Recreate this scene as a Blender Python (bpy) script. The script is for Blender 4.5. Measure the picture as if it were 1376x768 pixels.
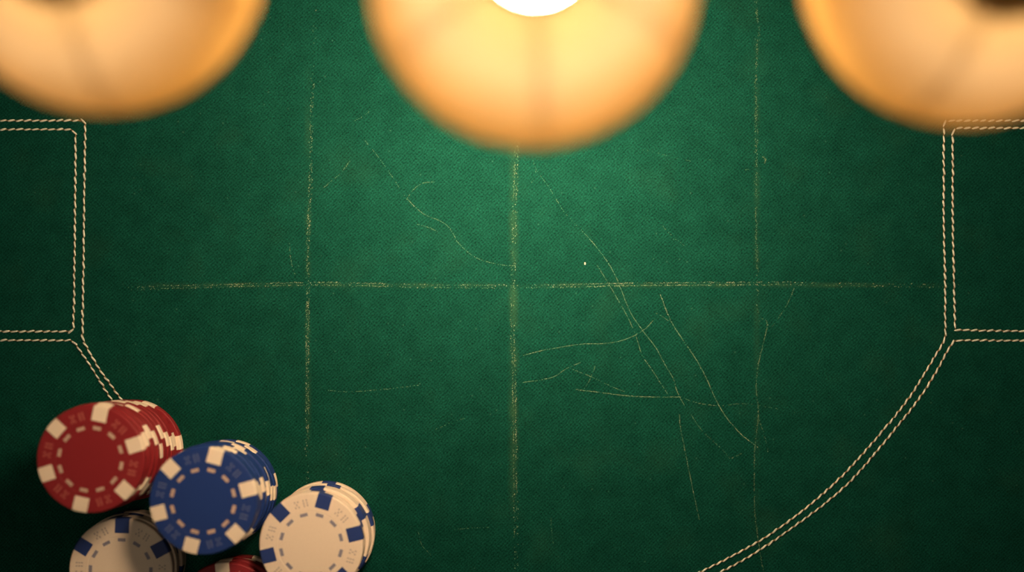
import bpy, bmesh, math, random
from mathutils import Vector, Matrix
random.seed(7)
for o in list(bpy.data.objects):
    bpy.data.objects.remove(o)
C = bpy.context.scene.collection
PI = math.pi

# ------------------------------------------------------------------ camera, world, exposure
S = 0.000294          # metres on the felt per photograph pixel
D = 0.430             # camera height above the felt


def P(px, py, z=0.0):
    """photo pixel on the felt plane -> metres"""
    return Vector(((px - 688) * S, (384 - py) * S, z))


cam = bpy.data.cameras.new('camera')
cam.sensor_width = 36.0
cam.lens = 36.0 * D / (1376 * S)
cam.clip_start = 0.01
cam.dof.use_dof = True
cam.dof.focus_distance = D - 0.001
cam.dof.aperture_fstop = cam.lens / 17.6
camo = bpy.data.objects.new('camera', cam)
camo.location = (0, 0, D)
C.objects.link(camo)
sc = bpy.context.scene
sc.camera = camo
sc.view_settings.view_transform = 'Standard'
sc.view_settings.look = 'None'
sc.view_settings.gamma = 1.0
sc.view_settings.exposure = 0.0
sc.view_settings.use_curve_mapping = False

w = bpy.data.worlds.new('room_dusk')
sc.world = w
w.use_nodes = True
w.node_tree.nodes['Background'].inputs[0].default_value = (0.5, 0.75, 1.0, 1)
w.node_tree.nodes['Background'].inputs[1].default_value = 0.025

BULB = (1.0, 0.73, 0.47)
LAMP_POWER = {'mid': 260.0, 'left': 26.0, 'right': 26.0}      # emission strengths of the three bulbs
DIFF_POWER = {'mid': 79.0, 'left': 2.0, 'right': 2.0}         # and of the glowing bowls added under them


ar = bpy.data.lights.new('overhead_fill', 'AREA')  # unseen overhead area light, added as soft fill for the shadowed chips
ar.shape = 'SQUARE'
ar.size = 1.2
ar.energy = 2.7
ar.color = (1.0, 0.84, 0.64)
aro = bpy.data.objects.new('overhead_fill', ar)
aro.location = (-0.1, 0.0, 1.58)
C.objects.link(aro)


# ------------------------------------------------------------------ materials
def mat(name, col, rough=0.6, metal=0.0, spec=0.5, bump=0.0, bscale=900, var=0.0):
    m = bpy.data.materials.new(name)
    m.use_nodes = True
    nt = m.node_tree
    b = nt.nodes['Principled BSDF']
    b.inputs['Base Color'].default_value = (*col, 1)
    b.inputs['Roughness'].default_value = rough
    b.inputs['Metallic'].default_value = metal
    b.inputs['Specular IOR Level'].default_value = spec
    if bump or var:
        tc = nt.nodes.new('ShaderNodeTexCoord')
        n = nt.nodes.new('ShaderNodeTexNoise')
        n.inputs['Scale'].default_value = bscale
        n.inputs['Detail'].default_value = 4
        nt.links.new(tc.outputs['Object'], n.inputs['Vector'])
        if var:
            mx = nt.nodes.new('ShaderNodeMixRGB')
            mx.blend_type = 'MULTIPLY'
            mx.inputs[0].default_value = 1
            mx.inputs[1].default_value = (*col, 1)
            r = nt.nodes.new('ShaderNodeMapRange')
            r.inputs['From Min'].default_value = 0.3
            r.inputs['From Max'].default_value = 0.7
            r.inputs['To Min'].default_value = 1 - var
            r.inputs['To Max'].default_value = 1 + var
            nt.links.new(n.outputs[0], r.inputs[0])
            nt.links.new(r.outputs[0], mx.inputs[2])
            nt.links.new(mx.outputs[0], b.inputs['Base Color'])
        if bump:
            bp = nt.nodes.new('ShaderNodeBump')
            bp.inputs['Strength'].default_value = bump
            bp.inputs['Distance'].default_value = 0.0001
            nt.links.new(n.outputs[0], bp.inputs['Height'])
            nt.links.new(bp.outputs[0], b.inputs['Normal'])
    return m


class NT:
    def __init__(s, m):
        s.nt = m.node_tree

    def n(s, t, **k):
        x = s.nt.nodes.new(t)
        for a, v in k.items():
            setattr(x, a, v)
        return x

    def plug(s, sock, v):
        if isinstance(v, bpy.types.NodeSocket):
            s.nt.links.new(v, sock)
        elif v is not None:
            sock.default_value = v

    def math(s, op, a, b=None, c=None, clamp=False):
        x = s.n('ShaderNodeMath', operation=op, use_clamp=clamp)
        for i, v in enumerate((a, b, c)):
            s.plug(x.inputs[i], v)
        return x.outputs[0]

    def noise(s, vec, scale, detail=2.0, rough=0.5):
        x = s.n('ShaderNodeTexNoise')
        s.plug(x.inputs['Vector'], vec)
        x.inputs['Scale'].default_value = scale
        x.inputs['Detail'].default_value = detail
        x.inputs['Roughness'].default_value = rough
        return x.outputs[0]

    def rng(s, v, a, b, c, d):
        x = s.n('ShaderNodeMapRange')
        s.plug(x.inputs[0], v)
        for i, q in enumerate((a, b, c, d)):
            x.inputs[i + 1].default_value = q
        return x.outputs[0]

    def mix(s, f, a, b, mode='MIX'):
        x = s.n('ShaderNodeMixRGB', blend_type=mode)
        s.plug(x.inputs[0], f)
        s.plug(x.inputs[1], a)
        s.plug(x.inputs[2], b)
        return x.outputs[0]


# green baize: twill weave, mottling and the faded fold lines worn into the cloth
felt = bpy.data.materials.new('green_baize')
felt.use_nodes = True
F = NT(felt)
bs = felt.node_tree.nodes['Principled BSDF']
tc = F.n('ShaderNodeTexCoord')
mp = F.n('ShaderNodeVectorMath', operation='SCALE')
F.plug(mp.inputs[0], tc.outputs['Object'])
mp.inputs['Scale'].default_value = 1.0 / S          # weave units: one photograph pixel
vec = mp.outputs[0]
sx = F.n('ShaderNodeSeparateXYZ')
F.plug(sx.inputs[0], vec)
X, Y = sx.outputs[0], sx.outputs[1]
wob = F.noise(vec, 0.12, 2)
diag = F.math('SINE', F.math('MULTIPLY_ADD', F.math('SUBTRACT', X, Y), 1.28, F.math('MULTIPLY', wob, 9.0)))
diag2 = F.math('SINE', F.math('MULTIPLY_ADD', F.math('ADD', X, Y), 1.05, F.math('MULTIPLY', wob, 7.0)))
fine = F.noise(vec, 0.42, 3, 0.7)
mott = F.noise(vec, 0.035, 4, 0.6)
big = F.noise(vec, 0.006, 3, 0.6)
h = F.math('ADD', F.math('MULTIPLY', diag, 0.17), F.math('MULTIPLY', diag2, 0.10))
h = F.math('ADD', h, F.math('MULTIPLY', F.math('SUBTRACT', fine, 0.5), 2.3))
bright = F.math('ADD', 1.0, h)
bright = F.math('MULTIPLY', bright, F.rng(mott, 0.25, 0.75, 0.80, 1.2))
bright = F.math('MULTIPLY', bright, F.rng(big, 0.25, 0.75, 0.90, 1.1))
bright = F.math('MAXIMUM', bright, 0.15)
vm = F.n('ShaderNodeVectorMath', operation='SCALE')
vm.inputs[0].default_value = (0.0018, 0.0245, 0.0172)
F.plug(vm.inputs['Scale'], bright)
base = vm.outputs[0]
# yellowed wear along the fold lines (a dye fault fixed in the cloth)
wear = None
for axis, pos, lo, hi, amt, wd in ((0, 690 - 688, -330, 384, 0.38, 9), (0, 414 - 688, -240, 300, 0.22, 6),
                                   (0, 1017 - 688, -330, 420, 0.14, 6), (1, 384 - 383, -520, 590, 0.24, 5)):
    a, b = (X, Y) if axis == 0 else (Y, X)
    dist = F.math('ABSOLUTE', F.math('SUBTRACT', a, float(pos)))
    k = F.math('SUBTRACT', 1.0, F.math('DIVIDE', dist, float(wd)), clamp=True)
    k = F.math('MULTIPLY', k, F.rng(b, lo, lo + 90, 0, 1))
    k = F.math('MULTIPLY', k, F.rng(b, hi - 90, hi, 1, 0))
    k = F.math('MULTIPLY', F.math('MULTIPLY', k, amt), F.rng(F.noise(vec, 0.02, 2), 0.4, 0.62, 0.1, 1.6))
    wear = k if wear is None else F.math('MAXIMUM', wear, k)
patch = F.math('MULTIPLY', F.rng(F.noise(vec, 0.011, 2), 0.55, 0.75, 0, 0.08), 1.0)
wear = F.math('MAXIMUM', wear, patch)
base = F.mix(wear, base, (0.034, 0.070, 0.028, 1))
# pale lint specks scattered over the nap
vor = F.n('ShaderNodeTexVoronoi')
F.plug(vor.inputs['Vector'], vec)
vor.inputs['Scale'].default_value = 0.075
lint = F.rng(vor.outputs['Distance'], 0.05, 0.10, 0.55, 0.0)
lint = F.math('MULTIPLY', lint, F.rng(F.noise(vec, 0.05, 1), 0.5, 0.6, 0, 1))
base = F.mix(lint, base, (0.05, 0.12, 0.085, 1))
F.plug(bs.inputs['Base Color'], base)
bs.inputs['Roughness'].default_value = 0.66
bs.inputs['Specular IOR Level'].default_value = 0.54
vt = F.n('ShaderNodeVectorMath', operation='SCALE')       # the sheen of the dyed nap
vt.inputs[0].default_value = (0.11, 0.86, 0.55)
F.plug(vt.inputs['Scale'], bright)
F.plug(bs.inputs['Specular Tint'], vt.outputs[0])
bp = F.n('ShaderNodeBump')
bp.inputs['Strength'].default_value = 0.12
bp.inputs['Distance'].default_value = 0.0001
F.plug(bp.inputs['Height'], h)
F.plug(bs.inputs['Normal'], bp.outputs[0])

M = {
    'thread': mat('cream_thread', (0.56, 0.58, 0.47), 0.7, bump=0.5, bscale=6000, var=0.15),
    'under': mat('brown_under_thread', (0.17, 0.12, 0.05), 0.8),
    'fleck': mat('worn_fibre', (0.12, 0.20, 0.11), 0.9, spec=0.1),
    'fleck_hi': mat('worn_fibre_bright', (0.34, 0.40, 0.25), 0.9, spec=0.1),
    'red': mat('red_clay', (0.23, 0.016, 0.020), 0.5, spec=0.22, bump=0.15, bscale=2500, var=0.06),
    'blue': mat('blue_clay', (0.013, 0.038, 0.17), 0.5, spec=0.22, bump=0.15, bscale=2500, var=0.06),
    'white': mat('cream_clay', (0.74, 0.60, 0.46), 0.5, spec=0.4, bump=0.15, bscale=2500, var=0.04),
    'inlay': mat('cream_inlay', (0.80, 0.66, 0.50), 0.5, spec=0.4),
    'blue_inlay': mat('blue_inlay', (0.014, 0.036, 0.16), 0.5, spec=0.4),
    'red_mark': mat('red_hot_stamp', (0.46, 0.13, 0.10), 0.5),
    'blue_mark': mat('blue_hot_stamp', (0.12, 0.14, 0.26), 0.5),
    'white_mark': mat('grey_hot_stamp', (0.42, 0.33, 0.28), 0.5),
    'dull_inlay': mat('dull_cream_inlay', (0.52, 0.36, 0.27), 0.6),
    'grey_blue': mat('slate_inlay', (0.22, 0.20, 0.25), 0.5),
    'brass': mat('dark_brass', (0.35, 0.17, 0.05), 0.35, metal=1.0),
    'socket': mat('socket_bronze', (0.10, 0.05, 0.02), 0.5, metal=0.6),
    'cord': mat('black_cord', (0.02, 0.018, 0.015), 0.7),
    'wood': mat('dark_walnut', (0.06, 0.03, 0.015), 0.5, var=0.3, bscale=20),
    'ceiling': mat('ceiling_plaster', (0.10, 0.09, 0.08), 0.9, var=0.05, bscale=5),
}


def shade_material(name, gain):
    m = bpy.data.materials.new(name)
    m.use_nodes = True
    G = NT(m)
    nt = m.node_tree
    nt.nodes.remove(nt.nodes['Principled BSDF'])
    out = nt.nodes['Material Output']
    tcn = G.n('ShaderNodeTexCoord')
    s = G.n('ShaderNodeSeparateXYZ')
    G.plug(s.inputs[0], tcn.outputs['Object'])
    rr = G.math('SQRT', G.math('ADD', G.math('MULTIPLY', s.outputs[0], s.outputs[0]),
                               G.math('MULTIPLY', s.outputs[1], s.outputs[1])))
    t = G.rng(rr, 0.012, 0.041, 0, 1)
    ramp = G.n('ShaderNodeValToRGB')  # glow strongest mid-ring and deeper at the rim, put into the translucent colour
    ramp.color_ramp.elements[0].color = (0.0180 * gain, 0.0125 * gain, 0.0055 * gain, 1)
    ramp.color_ramp.elements[1].color = (0.0118 * gain, 0.0058 * gain, 0.0005 * gain, 1)
    e = ramp.color_ramp.elements.new(0.5)
    e.color = (0.0200 * gain, 0.0148 * gain, 0.0088 * gain, 1)
    G.plug(ramp.inputs[0], t)
    fib = G.noise(tcn.outputs['Object'], 60, 3)
    col = G.mix(1.0, ramp.outputs[0], G.rng(fib, 0.3, 0.7, 0.93, 1.07), 'MULTIPLY')
    tr = G.n('ShaderNodeBsdfTranslucent')
    G.plug(tr.inputs[0], col)
    df = G.n('ShaderNodeBsdfDiffuse')
    df.inputs[0].default_value = (0.33, 0.20, 0.065, 1)
    ad = G.n('ShaderNodeAddShader')
    G.plug(ad.inputs[0], tr.outputs[0])
    G.plug(ad.inputs[1], df.outputs[0])
    G.plug(out.inputs[0], ad.outputs[0])
    return m


def bulb_material(name, strength):
    m = bpy.data.materials.new(name)
    m.use_nodes = True
    nt = m.node_tree
    nt.nodes.remove(nt.nodes['Principled BSDF'])
    e = nt.nodes.new('ShaderNodeEmission')
    e.inputs[0].default_value = (*BULB, 1)
    e.inputs[1].default_value = strength
    nt.links.new(e.outputs[0], nt.nodes['Material Output'].inputs[0])
    return m


# ------------------------------------------------------------------ helpers
def obj(name, bm, m, parent=None, smooth=False, mats=None):
    me = bpy.data.meshes.new(name)
    bm.normal_update()
    bm.to_mesh(me)
    bm.free()
    for x in (mats or [m]):
        me.materials.append(x)
    if smooth:
        for p in me.polygons:
            p.use_smooth = True
    o = bpy.data.objects.new(name, me)
    C.objects.link(o)
    if parent:
        o.parent = parent
    return o


def tag(o, label, cat, group=None):
    o['label'] = label
    o['category'] = cat
    if group:
        o['group'] = group
    return o


def thing(name, loc, label, cat, group=None):
    o = bpy.data.objects.new(name, None)
    o.empty_display_size = 0.01
    C.objects.link(o)
    o.location = loc
    return tag(o, label, cat, group)


def lathe(bm, prof, n=64, close=False, mi=0):
    rings = []
    for r, z in prof:
        if r < 1e-7:
            rings.append([bm.verts.new((0, 0, z))])
        else:
            rings.append([bm.verts.new((r * math.cos(2 * PI * i / n), r * math.sin(2 * PI * i / n), z)) for i in range(n)])
    pairs = list(zip(rings, rings[1:]))
    if close:
        pairs.append((rings[-1], rings[0]))
    for a, b in pairs:
        for i in range(n):
            j = (i + 1) % n
            if len(a) == 1 and len(b) == 1:
                continue
            if len(a) == 1:
                f = bm.faces.new((a[0], b[i], b[j]))
            elif len(b) == 1:
                f = bm.faces.new((a[i], a[j], b[0]))
            else:
                f = bm.faces.new((a[i], a[j], b[j], b[i]))
            f.material_index = mi
    bmesh.ops.recalc_face_normals(bm, faces=bm.faces)


def box(bm, x0, x1, y0, y1, z0, z1):
    v = [bm.verts.new((x, y, z)) for z in (z0, z1) for x, y in ((x0, y0), (x1, y0), (x1, y1), (x0, y1))]
    for f in ((3, 2, 1, 0), (4, 5, 6, 7), (0, 1, 5, 4), (1, 2, 6, 5), (2, 3, 7, 6), (3, 0, 4, 7)):
        bm.faces.new([v[i] for i in f])


def tube(bm, pts, r, n=10):
    pts = [Vector(p) for p in pts]
    rings = []
    for i, p in enumerate(pts):
        d = (pts[min(i + 1, len(pts) - 1)] - pts[max(i - 1, 0)]).normalized()
        u = d.cross(Vector((0.13, 0.2, 0.97)))
        if u.length < 0.1:
            u = d.cross(Vector((1, 0, 0)))
        u.normalize()
        v = d.cross(u)
        rings.append([bm.verts.new(p + r * (math.cos(2 * PI * k / n) * u + math.sin(2 * PI * k / n) * v)) for k in range(n)])
    for a, b in zip(rings, rings[1:]):
        for k in range(n):
            bm.faces.new((a[k], a[(k + 1) % n], b[(k + 1) % n], b[k]))
    bm.faces.new(rings[0][::-1])
    bm.faces.new(rings[-1])
    bmesh.ops.recalc_face_normals(bm, faces=bm.faces)


def catmull(pts, step=4.0):
    pts = [Vector((p[0], p[1])) for p in pts]
    out = []
    for i in range(len(pts) - 1):
        p0 = pts[i - 1] if i else pts[0] * 2 - pts[1]
        p1, p2 = pts[i], pts[i + 1]
        p3 = pts[i + 2] if i + 2 < len(pts) else p2 * 2 - p1
        n = max(1, int((p2 - p1).length / step))
        for k in range(n):
            t = k / n
            out.append(0.5 * ((2 * p1) + (p2 - p0) * t + (2 * p0 - 5 * p1 + 4 * p2 - p3) * t * t +
                              (-p0 + 3 * p1 - 3 * p2 + p3) * t ** 3))
    out.append(pts[-1])
    return out


def walk(pts, step):
    """evenly spaced (point, direction) along a pixel polyline"""
    res, acc = [], 0.0
    for a, b in zip(pts, pts[1:]):
        L = (b - a).length
        if L < 1e-6:
            continue
        d = (b - a) / L
        while acc <= L:
            res.append((a + d * acc, d))
            acc += step
        acc -= L
    return res


# ------------------------------------------------------------------ structure: ceiling the lamps hang from
def struct(name, b, m):
    bm = bmesh.new()
    box(bm, *b)
    o = obj(name, bm, m)
    o['kind'] = 'structure'


struct('ceiling', (-2, 2, -1.8, 1.8, 1.60, 1.65), M['ceiling'])
struct('floor', (-2, 2, -1.8, 1.8, -0.80, -0.75), M['wood'])
struct('wall_left', (-2.05, -2, -1.8, 1.8, -0.75, 1.60), M['ceiling'])
struct('wall_right', (2, 2.05, -1.8, 1.8, -0.75, 1.60), M['ceiling'])
struct('wall_back', (-2, 2, 1.8, 1.85, -0.75, 1.60), M['ceiling'])
struct('wall_front', (-2, 2, -1.85, -1.8, -0.75, 1.60), M['ceiling'])

# ------------------------------------------------------------------ card table
table = thing('card_table', (0, 0, 0), 'dark green baize card table with cream double stitching, worn folds and scratches', 'table')
bm = bmesh.new()
box(bm, -0.46, 0.46, -0.32, 0.32, -0.030, 0.0)
obj('tabletop', bm, felt, table)
bm = bmesh.new()
for a in ((-0.52, 0.52, 0.32, 0.38), (-0.52, 0.52, -0.38, -0.32), (-0.52, -0.46, -0.32, 0.32), (0.46, 0.52, -0.32, 0.32)):
    box(bm, *a, -0.035, 0.012)
bmesh.ops.bevel(bm, geom=list(bm.edges), offset=0.004, segments=2, affect='EDGES')
obj('rail', bm, M['wood'], table)
for lx in (-0.42, 0.42):
    for ly in (-0.28, 0.28):
        bm = bmesh.new()
        lathe(bm, [(0, -0.75), (0.018, -0.75), (0.022, -0.70), (0.030, -0.10), (0.034, -0.03), (0, -0.03)], 24)
        bmesh.ops.translate(bm, vec=(lx, ly, 0), verts=bm.verts)
        obj('leg', bm, M['wood'], table, True)


# stitched seams
def seam(pts, name='stitched_seam'):
    bm = bmesh.new()
    poly = [Vector(p) for p in pts]
    # thin under thread lying on the cloth
    w3 = [P(q.x, q.y, 0.00018) for q, d in walk(poly, 5.0)]
    tube(bm, w3, 0.00022, 6)
    for f in bm.faces:
        f.material_index = 1
    NS, NR = 8, 7
    for q, d in walk(poly, 10.8):
        c = P(q.x, q.y, 0.00034) + Vector((random.uniform(-1, 1), random.uniform(-1, 1), 0)) * 0.00010
        ang = math.atan2(-d.y, d.x) + math.radians(random.uniform(8, 17))
        L = 0.00152 * random.uniform(0.9, 1.1)
        R = 0.00038 * random.uniform(0.88, 1.12)
        M4 = Matrix.Translation(c) @ Matrix.Rotation(ang, 4, 'Z')
        prev = None
        a0 = bm.verts.new(M4 @ Vector((-L, 0, -0.0002)))
        a1 = bm.verts.new(M4 @ Vector((L, 0, -0.0002)))
        rings = []
        for i in range(1, NR):
            t = -1 + 2 * i / NR
            rr = R * (1 - t * t) ** 0.42
            rings.append([bm.verts.new(M4 @ Vector((t * L, rr * math.cos(2 * PI * k / NS), rr * 0.8 * math.sin(2 * PI * k / NS) - 0.0002 * t * t))) for k in range(NS)])
        for k in range(NS):
            bm.faces.new((a0, rings[0][(k + 1) % NS], rings[0][k]))
            bm.faces.new((a1, rings[-1][k], rings[-1][(k + 1) % NS]))
        for a, b in zip(rings, rings[1:]):
            for k in range(NS):
                bm.faces.new((a[k], a[(k + 1) % NS], b[(k + 1) % NS], b[k]))
    bmesh.ops.recalc_face_normals(bm, faces=bm.faces)
    return obj(name, bm, None, table, True, [M['thread'], M['under']])


arc_out = [(1270, 452), (1264, 465), (1243, 500), (1217, 540), (1168, 599), (1125, 645), (1075, 688), (1019, 727), (943, 767), (890, 790)]
arc_in = [(1281, 458), (1270, 476), (1257, 500), (1231, 540), (1186, 596), (1143, 645), (1098, 684), (1024, 736), (970, 767), (915, 793)]
mir = lambda L, dx=0: [(1376 - x + dx, y) for x, y in L]
seam([(-60, 162), (112, 162), (115, 166), (113, 300), (112, 385), (111, 451)] + catmull([(114, 461), (133, 494), (164, 537), (208, 596), (251, 642), (290, 677)], 5))
seam([(-60, 174), (97, 174), (102, 180), (101, 310), (99, 443), (94, 445), (-60, 445)])
seam([(-60, 457), (97, 457)] + catmull([(101, 461), (122, 492), (152, 539), (194, 596), (237, 645), (268, 673)], 5))
seam([(1440, 162), (1272, 162), (1268, 168), (1268, 300), (1270, 400)] + catmull(arc_out, 5))
seam([(1440, 172), (1285, 172), (1280, 178), (1280, 300), (1283, 443), (1440, 446)])
seam([(1440, 457), (1286, 457)] + catmull(arc_in, 5))


# creases and scratches: tiny raised worn fibres standing proud of the nap
def fibres(name, pts, dens=1.0, width=0.8, hi=0.3, lanes=(0.0,), size=1.0, fade=(0.1, 0.1), clump=18.0, patches=None):
    bm = bmesh.new()
    poly = catmull(pts, 4)
    st = walk(poly, 0.45)
    n = len(st)
    ph = random.uniform(0, 50)
    for i, (q, d) in enumerate(st):
        t = i / max(1, n - 1)
        amp = min(1.0, (t + 0.02) / fade[0] if fade[0] else 1, (1.02 - t) / fade[1] if fade[1] else 1)
        s = i * 0.45
        cl = 0.62 + 0.38 * math.sin(s / clump + ph) * math.cos(s / (clump * 0.37) + ph * 2)
        pa = 1.0
        if patches:
            ax = q.y if abs(d.y) > abs(d.x) else q.x
            for (u0, v0), (u1, v1) in zip(patches, patches[1:]):
                if u0 <= ax <= u1:
                    pa = v0 + (v1 - v0) * (ax - u0) / (u1 - u0)
        for ln in lanes:
            if random.random() > dens * amp * cl * pa * 0.45:
                continue
            nrm = Vector((-d.y, d.x))
            c2 = q + nrm * (ln + random.gauss(0, width * 0.5))
            a = random.choice((0.785, 0.785, 2.356)) + random.uniform(-.3, .3)
            if random.random() < (0.8 if name == 'scratch' else 0.45):
                a = math.atan2(-d.y, d.x)
            L = random.uniform(0.5, 1.05) * size * S
            W = random.uniform(0.28, 0.48) * size * S
            c = P(c2.x, c2.y, 0.00006)
            u = Vector((math.cos(a), math.sin(a), 0)) * L
            v = Vector((-math.sin(a), math.cos(a), 0)) * W
            z1 = Vector((0, 0, 0.00007))
            vs = [bm.verts.new(c + u), bm.verts.new(c + v), bm.verts.new(c - u), bm.verts.new(c - v)]
            top = bm.verts.new(c + z1)
            f = [bm.faces.new((vs[k], vs[(k + 1) % 4], top)) for k in range(4)]
            mi = 1 if random.random() < hi * (0.4 + 0.6 * cl) else 0
            for g in f:
                g.material_index = mi
    return obj(name, bm, None, table, False, [M['fleck'], M['fleck_hi']])


fibres('fold_crease', [(424, -10), (421, 90), (419, 150), (417, 250), (414, 330), (414, 384), (413, 500), (413, 640), (412, 700)], 0.9, 1.4, 0.28, (-1.2, 1.4), 1.0, (0.05, 0.2), 16,
       [(-20, 0.03), (100, 0.12), (130, 0.7), (160, 0.5), (240, 0.65), (280, .5), (320, 0.75), (384, 0.7), (420, 1.3), (560, 1.0), (580, .45), (680, 0.4)])
fibres('fold_crease', [(695, 190), (693, 230), (691, 300), (689, 384), (689, 450), (691, 520), (692, 620), (694, 780)], 0.9, 1.5, 0.26, (-1.8, 1.8), 1.0, (0.01, 0.1), 15,
       [(150, 1.2), (280, 1.1), (300, .55), (384, 0.5), (430, 0.6), (455, 1.3), (600, 1.2), (650, 0.7), (790, 0.45)])
fibres('fold_crease', [(1014, -10), (1019, 35), (1020, 50), (1016, 90), (1016, 200), (1016, 300), (1018, 385), (1018, 425)], 0.6, 1.2, 0.12, (-0.8, 0.8), 0.95, (0.02, 0.2), 13)
fibres('fold_crease', [(165, 388), (215, 386), (290, 384), (430, 381), (560, 384), (690, 385)], 0.9, 1.0, 0.25, (-1.7, 1.6), 1.0, (0.12, 0.05), 17,
       [(100, .4), (200, 0.7), (280, 0.9), (430, 1.0), (600, 0.7), (690, 0.35)])
fibres('fold_crease', [(690, 385), (760, 384), (850, 382), (1000, 381), (1070, 381), (1180, 383), (1290, 384)], 1.0, 1.0, 0.3, (-1.8, 1.5), 1.0, (0.1, 0.1), 22,
       [(600, .3), (740, 0.7), (800, 1.4), (900, 1.3), (1030, 0.9), (1090, 0.3), (1300, 0.28)])
SCR = [
    ([(715, 212), (721, 228), (738, 252), (757, 283), (774, 302), (789, 317)], .45, .4, .03),
    ([(789, 317), (800, 330), (817, 353), (830, 377), (846, 417), (863, 443), (880, 465), (894, 490), (905, 509), (910, 526), (920, 545)], 1.5, .5, .22),
    ([(803, 357), (819, 383), (842, 423), (854, 450), (863, 477), (875, 495), (897, 529)], 1.3, .4, .15),
    ([(700, 478), (727, 471), (748, 467), (782, 462), (815, 461), (842, 455), (865, 443), (880, 428)], 1.4, .45, .2),
    ([(880, 420), (890, 425), (900, 432)], 1.1, .3, .1),
    ([(886, 392), (900, 428), (914, 451), (937, 485), (951, 512), (963, 539), (978, 563), (998, 585), (1019, 601)], 1.8, .5, .35),
    ([(700, 514), (741, 507), (761, 495), (782, 486)], 1.2, .4, .15),
    ([(769, 496), (795, 506), (822, 519), (842, 527)], .9, .35, .06),
    ([(800, 491), (792, 511), (785, 522)], .8, .35, .05),
    ([(768, 522), (790, 525), (815, 528), (849, 532), (883, 533), (915, 533)], 1.7, .6, .3),
    ([(915, 533), (937, 541), (964, 545)], .9, .5, .08),
    ([(913, 555), (914, 572), (921, 608), (929, 648), (940, 699)], 1.35, .5, .25),
    ([(928, 556), (945, 580), (971, 604), (981, 616)], .6, .5, .03),
    ([(981, 616), (997, 609)], .9, .4, .08),
    ([(1021, 432), (1023, 428), (1028, 428), (1031, 436), (1027, 455), (1019, 489), (1016, 519), (1019, 556), (1014, 610), (1014, 680), (1018, 720), (1026, 770)], 1.1, .9, .12),
    ([(1019, 560), (1027, 585), (1032, 606)], .7, .5, .04),
    ([(1036, 440), (1048, 424), (1060, 404), (1070, 380)], .5, .4, .02),
    ([(490, 188), (513, 217), (532, 245), (546, 266)], .5, .4, .04),
    ([(546, 266), (558, 278), (572, 289), (590, 296), (603, 305), (613, 321)], 1.3, .45, .15),
    ([(613, 323), (628, 338), (644, 348), (670, 355), (690, 357)], .9, .45, .06),
    ([(584, 244), (568, 246), (556, 254), (546, 268)], 1.1, .4, .12),
    ([(435, 252), (448, 241), (459, 231), (472, 214)], .9, .4, .04),
    ([(560, 301), (575, 305), (588, 311)], .8, .5, .05),
    ([(440, 524), (466, 526), (500, 524), (541, 520), (562, 517)], .8, .5, .05),
    ([(586, 576), (604, 569), (625, 561)], .5, .8, .03),
    ([(562, 714), (567, 732), (579, 745)], .9, .4, .05),
    ([(610, 711), (635, 709), (657, 708)], .7, .4, .05),
    ([(720, 229), (719, 240), (713, 246)], .8, .4, .05),
    ([(389, 325), (391, 350), (397, 372)], .45, .8, .02),
    ([(475, 163), (490, 155), (496, 150)], .5, .8, .02),
    ([(1024, 210), (1029, 213), (1027, 219)], 1.2, 1.4, .05),
    ([(1001, 228), (1006, 227)], 1.2, 1.0, .05),
    ([(740, 690), (741, 712), (744, 735)], .45, .5, .03),
    ([(970, 545), (1000, 542), (1040, 548), (1075, 556)], .35, .5, .02),
    ([(886, 300), (905, 318), (920, 330)], .3, .6, .0),
    ([(860, 200), (930, 216), (960, 214)], .25, .7, .0),
]
for pts, dn, wd, hi in SCR:
    fibres('scratch', pts, dn * 1.45, wd * 0.9, hi * 0.9, (0.0,), 0.82, (0.05, 0.06), 11)
bm = bmesh.new()
bmesh.ops.create_icosphere(bm, subdivisions=1, radius=0.00045)
bmesh.ops.scale(bm, vec=(0.8, 1.3, 0.5), verts=bm.verts)
ls = obj('lint_speck', bm, M['inlay'])
ls.location = P(786, 354, 0.0003)
tag(ls, 'tiny white lint speck on green baize above the horizontal fold', 'lint')

# ------------------------------------------------------------------ poker chips
CR, CT = 0.0196, 0.0033


def chip_body_bm():
    bm = bmesh.new()
    c = 0.00035
    prof = [(0, 0.00006), (0.0118, 0.00006), (0.0121, 0.0), (CR - c, 0), (CR, c), (CR, CT - c), (CR - c, CT),
            (0.0128, CT), (0.0126, CT - 0.00012), (0.0124, CT - 0.00008), (0, CT - 0.00008)]
    lathe(bm, prof, 72)
    return bm


def spot_bm():
    """inlaid block wrapping over the rim, at angle 0"""
    bm = bmesh.new()
    hw, e, x0 = 0.0027, 0.00005, CR - 0.0056
    c = 0.00035
    ny = 6
    rows = []
    for i in range(ny + 1):
        y = -hw + 2 * hw * i / ny
        xo = math.sqrt((CR + e) ** 2 - y * y)
        rows.append([bm.verts.new(p) for p in ((x0, y, -e * .5), (xo - c, y, -e * .5), (xo, y, c), (xo, y, CT - c), (xo - c, y, CT + e), (x0, y, CT + e))])
    for a, b in zip(rows, rows[1:]):
        for k in range(6):
            bm.faces.new((a[k], a[(k + 1) % 6], b[(k + 1) % 6], b[k]))
    bm.faces.new(rows[0][::-1])
    bm.faces.new(rows[-1])
    bmesh.ops.recalc_face_normals(bm, faces=bm.faces)
    return bm


def dash_bm():
    bm = bmesh.new()
    box(bm, 0.01085, 0.0121, -0.00145, 0.00145, CT - 0.0002, CT + 0.00004)
    return bm


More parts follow.
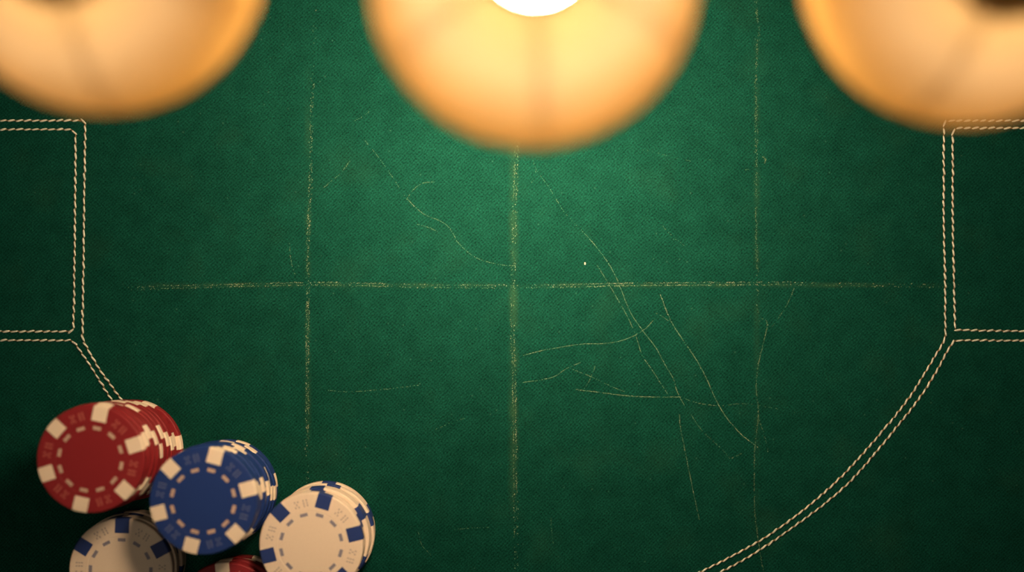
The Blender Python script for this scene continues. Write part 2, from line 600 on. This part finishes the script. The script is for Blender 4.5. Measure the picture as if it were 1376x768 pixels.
def emblem_bm():
    """pair of small stamped dice between two edge blocks, centred on angle 30 deg"""
    bm = bmesh.new()
    for s, pips in ((-1, ((-1, -1), (-1, 1), (1, -1), (1, 1), (0, -1), (0, 1))), (1, ((-1, -1), (0, 0), (1, 1), (1, -1), (-1, 1)))):
        cx, cy, r = 0.01575, s * 0.00165, 0.00030
        for px_, py_ in pips:
            x, y = cx + px_ * 0.0010, cy + py_ * 0.00062
            box(bm, x - r * 1.2, x + r * 1.2, y - r * .85, y + r * .85, CT - 0.0002, CT + 0.00004)
    bmesh.ops.rotate(bm, cent=(0, 0, 0), matrix=Matrix.Rotation(PI / 6, 3, 'Z'), verts=bm.verts)
    return bm


def bake(name, bm, m, smooth=False):
    me = bpy.data.meshes.new(name)
    bm.normal_update()
    bm.to_mesh(me)
    bm.free()
    me.materials.append(m)
    if smooth:
        for p in me.polygons:
            p.use_smooth = True
    return me


COL = {'red': ('red', 'inlay', 'dull_inlay', 'red_mark'), 'blue': ('blue', 'inlay', 'dull_inlay', 'blue_mark'), 'white': ('white', 'blue_inlay', 'grey_blue', 'white_mark')}
CHIP = {}
for k, (b, s, dsh, e) in COL.items():
    CHIP[k] = (bake(k + '_chip_body', chip_body_bm(), M[b]), bake(k + '_chip_spot', spot_bm(), M[s]),
               bake(k + '_chip_dash', dash_bm(), M[dsh]), bake(k + '_chip_emblem', emblem_bm(), M[e]))


def child(name, me, par, rot=0.0):
    o = bpy.data.objects.new(name, me)
    C.objects.link(o)
    o.parent = par
    o.rotation_euler = (0, 0, rot)
    return o


ORD = ['Bottom', 'Second', 'Third', 'Fourth', 'Fifth', 'Sixth', 'Seventh', 'Eighth', 'Ninth', 'Tenth', 'Eleventh', 'Twelfth']


def chip(kind, loc, rot, full, label, group):
    t = thing('poker_chip', loc, label, 'poker chip', group)
    t.rotation_euler = (0, 0, rot)
    body, spot, dash, emb = CHIP[kind]
    child('body', body, t)
    for i in range(6):
        child('edge_spot', spot, t, i * PI / 3)
    if full:
        for i in range(12):
            child('ring_dash', dash, t, i * PI / 6)
        for i in range(6):
            child('dice_emblem', emb, t, i * PI / 3)
    return t


STACKS = [
    # colour, n, base (px), top (photo px), top angle, base angle, description, group, bend
    ('red', 10, (180, 603), (123, 616), 18, 9, 'the tall leaning red stack', 'red chips in the tall leaning stack'),
    ('blue', 10, (307, 656), (274, 672), 15, 11, 'the tall blue stack', 'blue chips in the tall stack'),
    ('white', 6, (438, 712), (418.6, 731), 14, 25, 'the rightmost cream stack', 'cream chips in the rightmost stack'),
    ('white', 5, (184, 750), (162.7, 765), 28, 33, 'the lower left cream stack', 'cream chips in the lower left stack'),
    ('red', 4, (330, 811), (305, 824), 35.5, 12, 'the low red stack', 'red chips in the low stack'),
]
for kind, n, b, tp, ta, ba, where, group in STACKS:
    zt = n * CT
    f = 1 - zt / D
    B = P(*b)
    T = Vector(((tp[0] - 688) * S * f, (384 - tp[1]) * S * f, 0))
    cname = 'cream' if kind == 'white' else kind
    sp = 'navy' if kind == 'white' else 'cream'
    spread = 27 if kind == 'white' else 16
    for k in range(n):
        t = k / (n - 1)
        t2 = t * t * (3 - 2 * t) * 0.5 + t * 0.5
        if kind == 'red' and n == 10 and k:
            t2 = 0.22 + 0.78 * t2
        p = B.lerp(T, t2)
        if 0 < k < n - 1:
            p += Vector((random.uniform(-1, 1), random.uniform(-1, 1), 0)) * 0.0006
        rot = ba + (ta - ba) * t + (random.uniform(-spread, spread) if 0 < k < n - 1 else 0)
        if k == n - 1:
            lab = '%s chip with %s edge blocks, face fully showing, topmost on %s' % (cname, sp, where)
        elif k == 0:
            lab = '%s poker chip lying on the baize, lowest in %s' % (cname, where)
        else:
            lab = '%s poker chip, %s from the bottom in %s' % (cname, ORD[k].lower(), where)
        chip(kind, (p.x, p.y, k * (CT + 0.00012) + 0.00003), math.radians(rot), k >= n - 2, lab, group)

# ------------------------------------------------------------------ pendant lamps
ZR = 0.172    # rim height above the felt
RR = 0.0400   # rim radius
HS = 0.020    # shade height


def lamp(rim_px, key, tilt, label, gain, capped=False, RR=0.0400, open_r=0.0128):
    fr = 1 - ZR / D
    x = (rim_px[0] - 688) * S * fr
    y = (384 - rim_px[1]) * S * fr
    t = thing('pendant_lamp', (x, y, ZR), label, 'lamp', 'glowing pendant lamps over the table')
    t.rotation_euler = tilt
    sm = shade_material('amber_shade_' + key, gain)
    # domed shade, double skinned
    prof = []
    N = 14
    for i in range(N + 1):
        u = i / N
        a = u * PI / 2 * 0.97
        r = open_r + (RR - open_r) * math.sin(a) ** 0.92
        z = HS * math.cos(a) ** 1.0
        prof.append((r, z))
    prof.append((RR, -0.004))
    bm = bmesh.new()
    lathe(bm, prof, 96)
    obj('lamp_shade', bm, sm, t, True)
    # wire rim and top collar
    for nm, r, z, tr in (('rim_wire', RR, -0.004, 0.0006),):
        bm = bmesh.new()
        lathe(bm, [(r + tr * math.cos(2 * PI * k / 8), z + tr * math.sin(2 * PI * k / 8)) for k in range(8)], 96, True)
        obj(nm, bm, M['brass'], t, True)
    bm = bmesh.new()
    lathe(bm, [(open_r - 0.0006, HS - 0.001), (open_r + 0.0008, HS - 0.001), (open_r + 0.0008, HS + 0.0016), (open_r - 0.0006, HS + 0.0016)], 64, True)
    obj('collar', bm, M['brass'], t, True)
    # wire ribs hugging the inside of the shade
    for k in range(6):
        a = k * PI / 3 + PI / 2
        pts = [Vector((math.cos(a) * (r - 0.0013), math.sin(a) * (r - 0.0013), z - 0.0008)) for r, z in prof[:-1]]
        bm = bmesh.new()
        tube(bm, pts, 0.00045, 8)
        obj('rib', bm, M['brass'], t, True)
    if capped:
        bm = bmesh.new()
        lathe(bm, [(0, HS + 0.0030), (0.006, HS + 0.0028), (open_r, HS + 0.0008), (open_r + 0.0012, HS - 0.0004), (open_r, HS - 0.001), (0, HS + 0.0002)], 48)
        obj('cap', bm, shade_material('amber_cap_' + key, gain * 0.25), t, True)
    # unseen glowing bowl below the shade, added to soften the light on the table
    bm = bmesh.new()
    q = RR - 0.003
    lathe(bm, [(0, -0.0015), (q, -0.0015), (q, -0.0035), (q * 0.93, -0.008), (q * 0.75, -0.0135), (q * 0.45, -0.0175), (0, -0.019)], 64)
    obj('added_glow_bowl', bm, bulb_material('bowl_glow_' + key, DIFF_POWER[key]), t, True)
    # bulb with neck, socket, cord up to the ceiling
    bm = bmesh.new()
    zb = 0.0105
    bp_ = []
    for i in range(13):
        a = -PI / 2 + PI * i / 12
        bp_.append((0.0098 * math.cos(a) if 0 < i < 12 else 0, zb + 0.0098 * math.sin(a)))
    lathe(bm, bp_, 40)
    obj('bulb', bm, bulb_material('bulb_glow_' + key, LAMP_POWER[key]), t, True)
    bm = bmesh.new()
    lathe(bm, [(0, 0.0195), (0.0045, 0.0195), (0.0050, 0.023), (0.0042, 0.031), (0.0016, 0.034), (0, 0.034)], 32)
    so = obj('socket', bm, M['socket'], t, True)
    for k in range(3):
        a = k * 2 * PI / 3 + PI / 2
        bm = bmesh.new()
        tube(bm, [(0.0042 * math.cos(a), 0.0042 * math.sin(a), 0.024), (open_r * math.cos(a), open_r * math.sin(a), HS + 0.001)], 0.0006, 6)
        obj('spider_arm', bm, M['brass'], t, True)
    inv = t.rotation_euler.to_matrix().inverted()
    top = inv @ Vector((0, 0, 1.60 - ZR))
    s0 = Vector((0, 0, 0.034))
    bm = bmesh.new()
    tube(bm, [s0, s0 + Vector((0, 0, 0.01)), s0.lerp(top, 0.2), top], 0.0014, 8)
    obj('cord', bm, M['cord'], t, True)
    return t


lamp((717, -27), 'mid', (0, 0, 0.05), 'centre amber pendant lamp with bright white bulb showing above the baize', 1.0, False, 0.0388, 0.0108)
lamp((125, -77), 'left', (math.radians(14), math.radians(-6), 0.10), 'left amber pendant lamp hanging over the left stitched corner', 13.5, True)
lamp((1312, -60), 'right', (math.radians(14), math.radians(6), -0.35), 'right amber pendant lamp hanging over the right stitched corner', 13.5, True)
